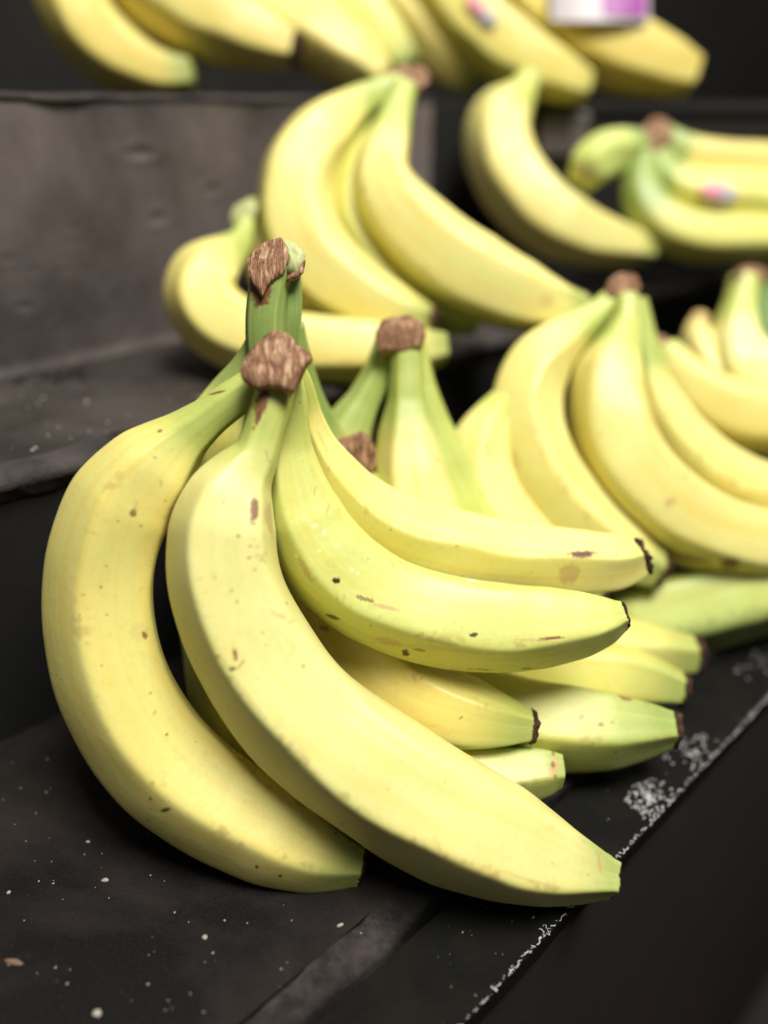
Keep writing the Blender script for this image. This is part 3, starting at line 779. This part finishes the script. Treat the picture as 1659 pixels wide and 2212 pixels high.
# ---- upper shelf ------------------------------------------------------------------
up1 = thing('banana_bunch', 'blurred bunch on the upper shelf at the top left, long crescent finger at its end', 'banana bunch', on_wall(330, 232), G)
banana(up1, [(150, -190, .42, 40), (138, -110, .42, 72), (152, -20, .42, 82), (190, 58, .42, 82), (250, 115, .42, 74), (318, 150, .42, 58), (380, 162, .42, 46), (412, 160, .42, 38)], ridge=20, base=YEL * 0.6 + WARM * 0.4, neck=0.1, tipg=0.08, seed=151, tip=False)
banana(up1, [(210, -200, .425, 40), (250, -120, .425, 80), (330, -40, .424, 96), (430, 25, .423, 96), (525, 68, .422, 78), (595, 94, .422, 56), (636, 105, .422, 38)], ridge=15, base=YEL * 0.4 + WARM * 0.6, neck=0.1, seed=153, tint_tip=0.0, hero=1)
banana(up1, [(330, -190, .455, 40), (400, -100, .455, 80), (500, -30, .453, 92), (600, 30, .452, 92), (690, 85, .450, 80), (770, 135, .450, 62), (825, 172, .450, 40)], ridge=0, base=YEL * 0.5 + WARM * 0.5, neck=0.1, seed=155, tint_tip=0.2, tip=False)
crown(up1, [(120, -220), (200, -260), (300, -230), (330, -190), (250, -170), (150, -180)], .43, (0, 14, .01), tilt=0.0, seed=31, hero=False)
up2 = thing('banana_bunch', 'blurred bunch on the upper shelf at top centre with a green tinged finger', 'banana bunch', on_wall(800, 240), G)
banana(up2, [(560, -190, .47, 40), (620, -110, .47, 72), (700, -30, .469, 80), (780, 40, .468, 74), (840, 100, .467, 56), (880, 140, .467, 36)], ridge=20, base=YEL * 0.4 + LIME * 0.6, neck=0.1, seed=161, hero=0, tip=False)
banana(up2, [(700, -190, .50, 40), (760, -110, .50, 74), (830, -20, .50, 84), (905, 60, .50, 80), (975, 130, .50, 60), (1030, 170, .50, 38)], ridge=-10, base=YEL * 0.3 + WARM * 0.7, neck=0.1, seed=163, hero=0, tip=False)
crown(up2, [(530, -200), (600, -240), (720, -230), (740, -190), (640, -175)], .475, (0, 14, .01), tilt=0.0, seed=33, hero=False)
up3 = thing('banana_bunch', 'blurred bunch on top of the black box at top right, beside the purple label', 'banana bunch', at(1250, 215, .50), G)
b6 = banana(up3, [(850, -180, .482, 40), (900, -100, .482, 70), (960, -25, .482, 78), (1030, 50, .481, 78), (1110, 112, .480, 72), (1190, 155, .480, 58), (1250, 178, .480, 42), (1272, 184, .480, 32)], ridge=20, base=YEL, neck=0.1, seed=171, tint_tip=0.2, tip=False)
banana(up3, [(1040, -170, .50, 40), (1090, -90, .50, 74), (1170, 0, .498, 88), (1270, 75, .496, 92), (1370, 122, .495, 80), (1450, 148, .495, 62), (1498, 162, .495, 42)], ridge=15, base=YEL * 0.4 + WARM * 0.6, neck=0.1, seed=173, tint_tip=0.0, tip=False)
banana(up3, [(980, -150, .515, 40), (1040, -60, .515, 74), (1110, 20, .515, 88), (1180, 90, .514, 84), (1230, 150, .513, 60), (1250, 190, .513, 36)], ridge=15, base=YEL * 0.4 + WARM * 0.6, neck=0.1, seed=175, tint_tip=0.0, tip=False, hero=0)
crown(up3, [(820, -190), (900, -230), (1040, -210), (1060, -170), (920, -165)], .49, (0, 14, .01), tilt=0.0, seed=35, hero=False)
sticker(b6, 1040, 22, .4595, 44, 22, 48, [('sticker', WHITE, 1.0, 0.0)])
sticker(b6, 1027, 8, .4590, 24, 17, 48, [('sticker_print', PINK, 1.0, 0.0004)])


# ---- the purple and white label wrapped over the top right bunch -------------------
def wrap(name, x0, x1, y0, y1, d, bow, th, mat, parent):
    n = 14
    V, Fc = [], []
    for lay in (0, 1):
        for j in (0, 1):
            for i in range(n + 1):
                t = i / n
                V.append(at(x0 + (x1 - x0) * t, (y0, y1)[j] + 10 * t * 0, d + bow * (2 * t - 1) ** 2 + lay * th))
    m = n + 1
    for i in range(n):
        Fc.append((i, i + 1, m + i + 1, m + i))
        Fc.append((2 * m + i, 3 * m + i, 3 * m + i + 1, 2 * m + i + 1))
        Fc.append((i, 2 * m + i, 2 * m + i + 1, i + 1))
        Fc.append((m + i, m + i + 1, 3 * m + i + 1, 3 * m + i))
    Fc.append((0, m, 3 * m, 2 * m))
    Fc.append((n, 2 * m + n, 3 * m + n, m + n))
    return mesh(name, V, Fc, mat, parent, False)


lab = thing('fruit_label', 'white and purple printed label on the top right banana bunch', 'label', at(1290, 44, .470), None)
wrap('label_sheet', 1190, 1402, -120, 46, .4645, .004, .0006, WHITE, lab)
wrap('purple_panel', 1262, 1396, -110, 34, .4640, .003, .0004, PURPLE, lab)

# ---- black riser box on the right carrying the top right bunch ----------------------
bx = thing('riser_box', 'black box standing behind the right hand bananas under the top right bunch', 'box', at(1300, 560, .56))
pA = at(935, 420, .512)
zt = at(1250, 222, .512)[2]


def box(name, x0, x1, y0, y1, z0, z1, mat, parent, bev=0.003):
    import bmesh
    bm = bmesh.new()
    bmesh.ops.create_cube(bm, size=1)
    for v in bm.verts:
        v.co = Vector(((x0 + x1) / 2 + v.co.x * (x1 - x0), (y0 + y1) / 2 + v.co.y * (y1 - y0), (z0 + z1) / 2 + v.co.z * (z1 - z0)))
    bmesh.ops.bevel(bm, geom=list(bm.edges), offset=bev, segments=2, affect='EDGES', profile=0.5)
    me = bpy.data.meshes.new(name)
    bm.to_mesh(me)
    bm.free()
    return link(name, me, mat, parent)


box('box_body', pA[0], pA[0] + 1.6, pA[1] + 0.01, pA[1] + 0.20, 0.0, zt - 0.008, BLACK, bx)
box('box_lid', pA[0] - 0.003, pA[0] + 1.603, pA[1] + 0.007, pA[1] + 0.203, zt - 0.0075, zt, BLACK, bx)
gp = at(1220, 290, .5)
box('handle_plate', gp[0] - 0.016, gp[0] + 0.016, pA[1] + 0.006, pA[1] + 0.0098, gp[2] - 0.013, gp[2] + 0.013, WALL, bx, 0.0015)


# ------------------------------------------------------------------ painted glints, crumbs
def tube(V, Fc, path, r, n=5):
    b = len(V)
    path = np.array(path)
    T = np.gradient(path, axis=0)
    for i, p in enumerate(path):
        t = T[i] / (np.linalg.norm(T[i]) + 1e-9)
        a = np.cross(t, [0.3, 0.2, 0.93])
        a /= np.linalg.norm(a) + 1e-9
        c = np.cross(t, a)
        rr = r * (0.35 if i in (0, len(path) - 1) else 1)
        for j in range(n):
            q = 2 * math.pi * j / n
            V.append(p + rr * (math.cos(q) * a + math.sin(q) * c))
    for i in range(len(path) - 1):
        for j in range(n):
            Fc.append((b + i * n + j, b + i * n + (j + 1) % n, b + (i + 1) * n + (j + 1) % n, b + (i + 1) * n + j))


V, Fc = [], []
uA = u_of(on_z(960, 2260, -0.006)) - 0.05
uB = u_of(on_z(1700, 1466, -0.006)) + 0.12
u = uA
while u < uB:
    ln = random.uniform(0.0012, 0.0045)
    m = random.randint(5, 8)
    ph = random.uniform(0, 6)
    amp = random.uniform(0.0003, 0.0009)
    path = []
    for i in range(m):
        t = i / (m - 1)
        path.append(P(u + ln * t, v1 + 0.0005 + amp * math.sin(ph + t * random.uniform(5, 9)), -0.0064 + 0.0005 * math.sin(ph * 2 + t * 7)))
    tube(V, Fc, path, random.uniform(0.00007, 0.00017))
    u += ln * random.uniform(0.45, 1.25)


def glint_patch(cx, cy, rx, ry, n):  # white squiggles laid on the mat in place of glints
    for _ in range(n):
        a, r = random.uniform(0, 6.283), 1.15 * random.random() ** 0.75
        q = on_z(cx + rx * r * math.cos(a) * 0.9 + ry * 0, cy + ry * r * math.sin(a), -0.0058)
        uu, vv = u_of(q), v_of(q)
        if vv < v1 + 0.0008 or vv > vA - 0.001:
            continue
        an = random.uniform(0, 6.283)
        ln = random.uniform(0.0006, 0.0022)
        bend = random.uniform(-2.5, 2.5)
        path = []
        x = np.array([uu, vv])
        for i in range(6):
            path.append(P(x[0], x[1], -0.0057 + 0.0003 * math.sin(i)))
            an += bend / 6
            x = x + ln / 6 * np.array([math.cos(an), math.sin(an)])
        tube(V, Fc, path, random.uniform(0.00010, 0.00019), 4)


glint_patch(1405, 1725, 52, 36, 150)
glint_patch(1495, 1622, 66, 40, 60)
glint_patch(1640, 1440, 50, 50, 18)
glint_patch(1180, 2000, 60, 40, 10)
fr = mesh('edge_glints', V, Fc, GLINT, stand)  # thin white threads modelled as the highlights on the mat and its edge
fr['kind'] = 'stuff'


def pebble(V, Fc, c, s, seed, flat=0.6, el=1.0, ang=0.0):
    b = len(V)
    base = [(-1, -.4, 0), (-.3, -1, 0), (.8, -.7, 0), (1, .3, 0), (.2, 1, 0), (-.8, .6, 0)]
    ca, sa = math.cos(ang), math.sin(ang)
    for lay, (h, q) in enumerate(((0, 1.0), (0.55, 0.95), (1.0, 0.5))):
        for i, (x, y, _) in enumerate(base):
            jn = 1 + 0.35 * mnoise.noise((i * 1.7 + seed, lay * 2.1, seed))
            x2, y2 = x * el * q * jn, y * q * jn
            V.append(c + s * np.array([x2 * ca - y2 * sa, x2 * sa + y2 * ca, 0]) + np.array([0, 0, h * s * flat * 1.4 * jn]))
    for l in range(2):
        for i in range(6):
            j = (i + 1) % 6
            Fc.append((b + l * 6 + i, b + l * 6 + j, b + (l + 1) * 6 + j, b + (l + 1) * 6 + i))
    Fc.append(tuple(b + 12 + i for i in range(6)))


def zx(x, y):
    return x * 0.5, 1536 + y * 0.5


single = [(420, 1305, .00095, 1.2, 'largest white crumb at the bottom edge of the dusty lower shelf', CRUMB),
          (885, 978, .00065, 1.1, 'yellowish round crumb on the dusty shelf below the front bananas', CRUMB),
          (455, 730, .00062, 1.7, 'elongated pale crumb left of the front bananas on the shelf', CRUMB),
          (38, 783, .00055, 1.1, 'white crumb at the left edge of the lower shelf', CRUMB),
          (380, 565, .00045, 1.5, 'small buff crumb nearest the left side of the curved front banana', CRUMB),
          (1470, 925, .00042, 2.2, 'flat white chip in the shadow below the front banana tips', CRUMB),
          (60, 1085, .00085, 3.6, 'brown wooden splinter lying at the lower left edge', STRAW)]
for i, (x, y, s, el, lb, m) in enumerate(single):
    V, Fc = [], []
    pebble(V, Fc, on_z(*zx(x, y), 0.0001), s, i * 3.3, 0.5, el, random.uniform(-.6, .6) if el < 3 else -0.25)
    o = mesh('splinter' if m is STRAW else 'crumb', V, Fc, m, None, False)
    tag(o, lb, 'splinter' if m is STRAW else 'crumb', None if m is STRAW else 'crumbs on the lower shelf')
V, Fc = [], []
small = [(90, 333), (155, 442), (440, 615), (412, 762), (470, 808), (168, 735), (230, 745), (105, 905), (755, 870), (815, 912), (920, 1045), (240, 1108), (290, 1178), (640, 1180), (822, 1222),
         (715, 1292), (880, 1300), (1215, 1115), (150, 647), (223, 650), (650, 710), (710, 735), (200, 352), (203, 207), (165, 15), (65, 490), (112, 563), (365, 620), (885, 1085), (970, 905), (1260, 905), (1560, 960)]
for (x, y) in small:
    pebble(V, Fc, on_z(*zx(x, y), 0.0001), random.uniform(.00012, .00026), x, 0.6, random.uniform(1, 1.9), random.uniform(0, 3))
for _ in range(150):
    x, y = random.uniform(-40, 1000), random.uniform(1250, 2240)
    q = on_z(x, y, 0.0001)
    if v_of(q) < vA + 0.004 or v_of(q) > v2:
        continue
    pebble(V, Fc, q, abs(random.gauss(0, .00007)) + .00004, x, 0.6, random.uniform(1, 2), random.uniform(0, 3))
for _ in range(130):
    x, y = random.uniform(900, 1659), random.uniform(1350, 2240)
    q = on_z(x, y, -0.0059)
    if v_of(q) > vA - 0.001 or v_of(q) < v1 + 0.001:
        continue
    pebble(V, Fc, q, abs(random.gauss(0, .00009)) + .00005, x, 0.6, random.uniform(1, 2), random.uniform(0, 3))
for _ in range(60):
    x, y = random.uniform(-20, 520), random.uniform(810, 1000)
    q = on_z(x, y, H1 + 0.0001)
    if v_of(q) < v2 + 0.014 or v_of(q) > v3 - 0.004:
        continue
    pebble(V, Fc, q, abs(random.gauss(0, .0002)) + .0001, x, 0.6, random.uniform(1, 2), random.uniform(0, 3))
du = mesh('dust_specks', V, Fc, CRUMB, None, False)
du['kind'] = 'stuff'
du['label'] = 'scattered pale dust specks over the black shelves'
du['category'] = 'dust'

# dark grit gathered at the foot of the grey panel
V, Fc = [], []
for _ in range(46):
    x, y = random.gauss(130, 45), random.gauss(812, 9)
    pebble(V, Fc, on_z(x, y, H1 + 0.0001), abs(random.gauss(0, .0006)) + .0004, x, 0.5, random.uniform(1, 1.8), random.uniform(0, 3))
gr = mesh('dark_grit', V, Fc, RISER, None, False)
gr['kind'] = 'stuff'
gr['label'] = 'dark grit lying along the foot of the grey panel'
gr['category'] = 'grit'
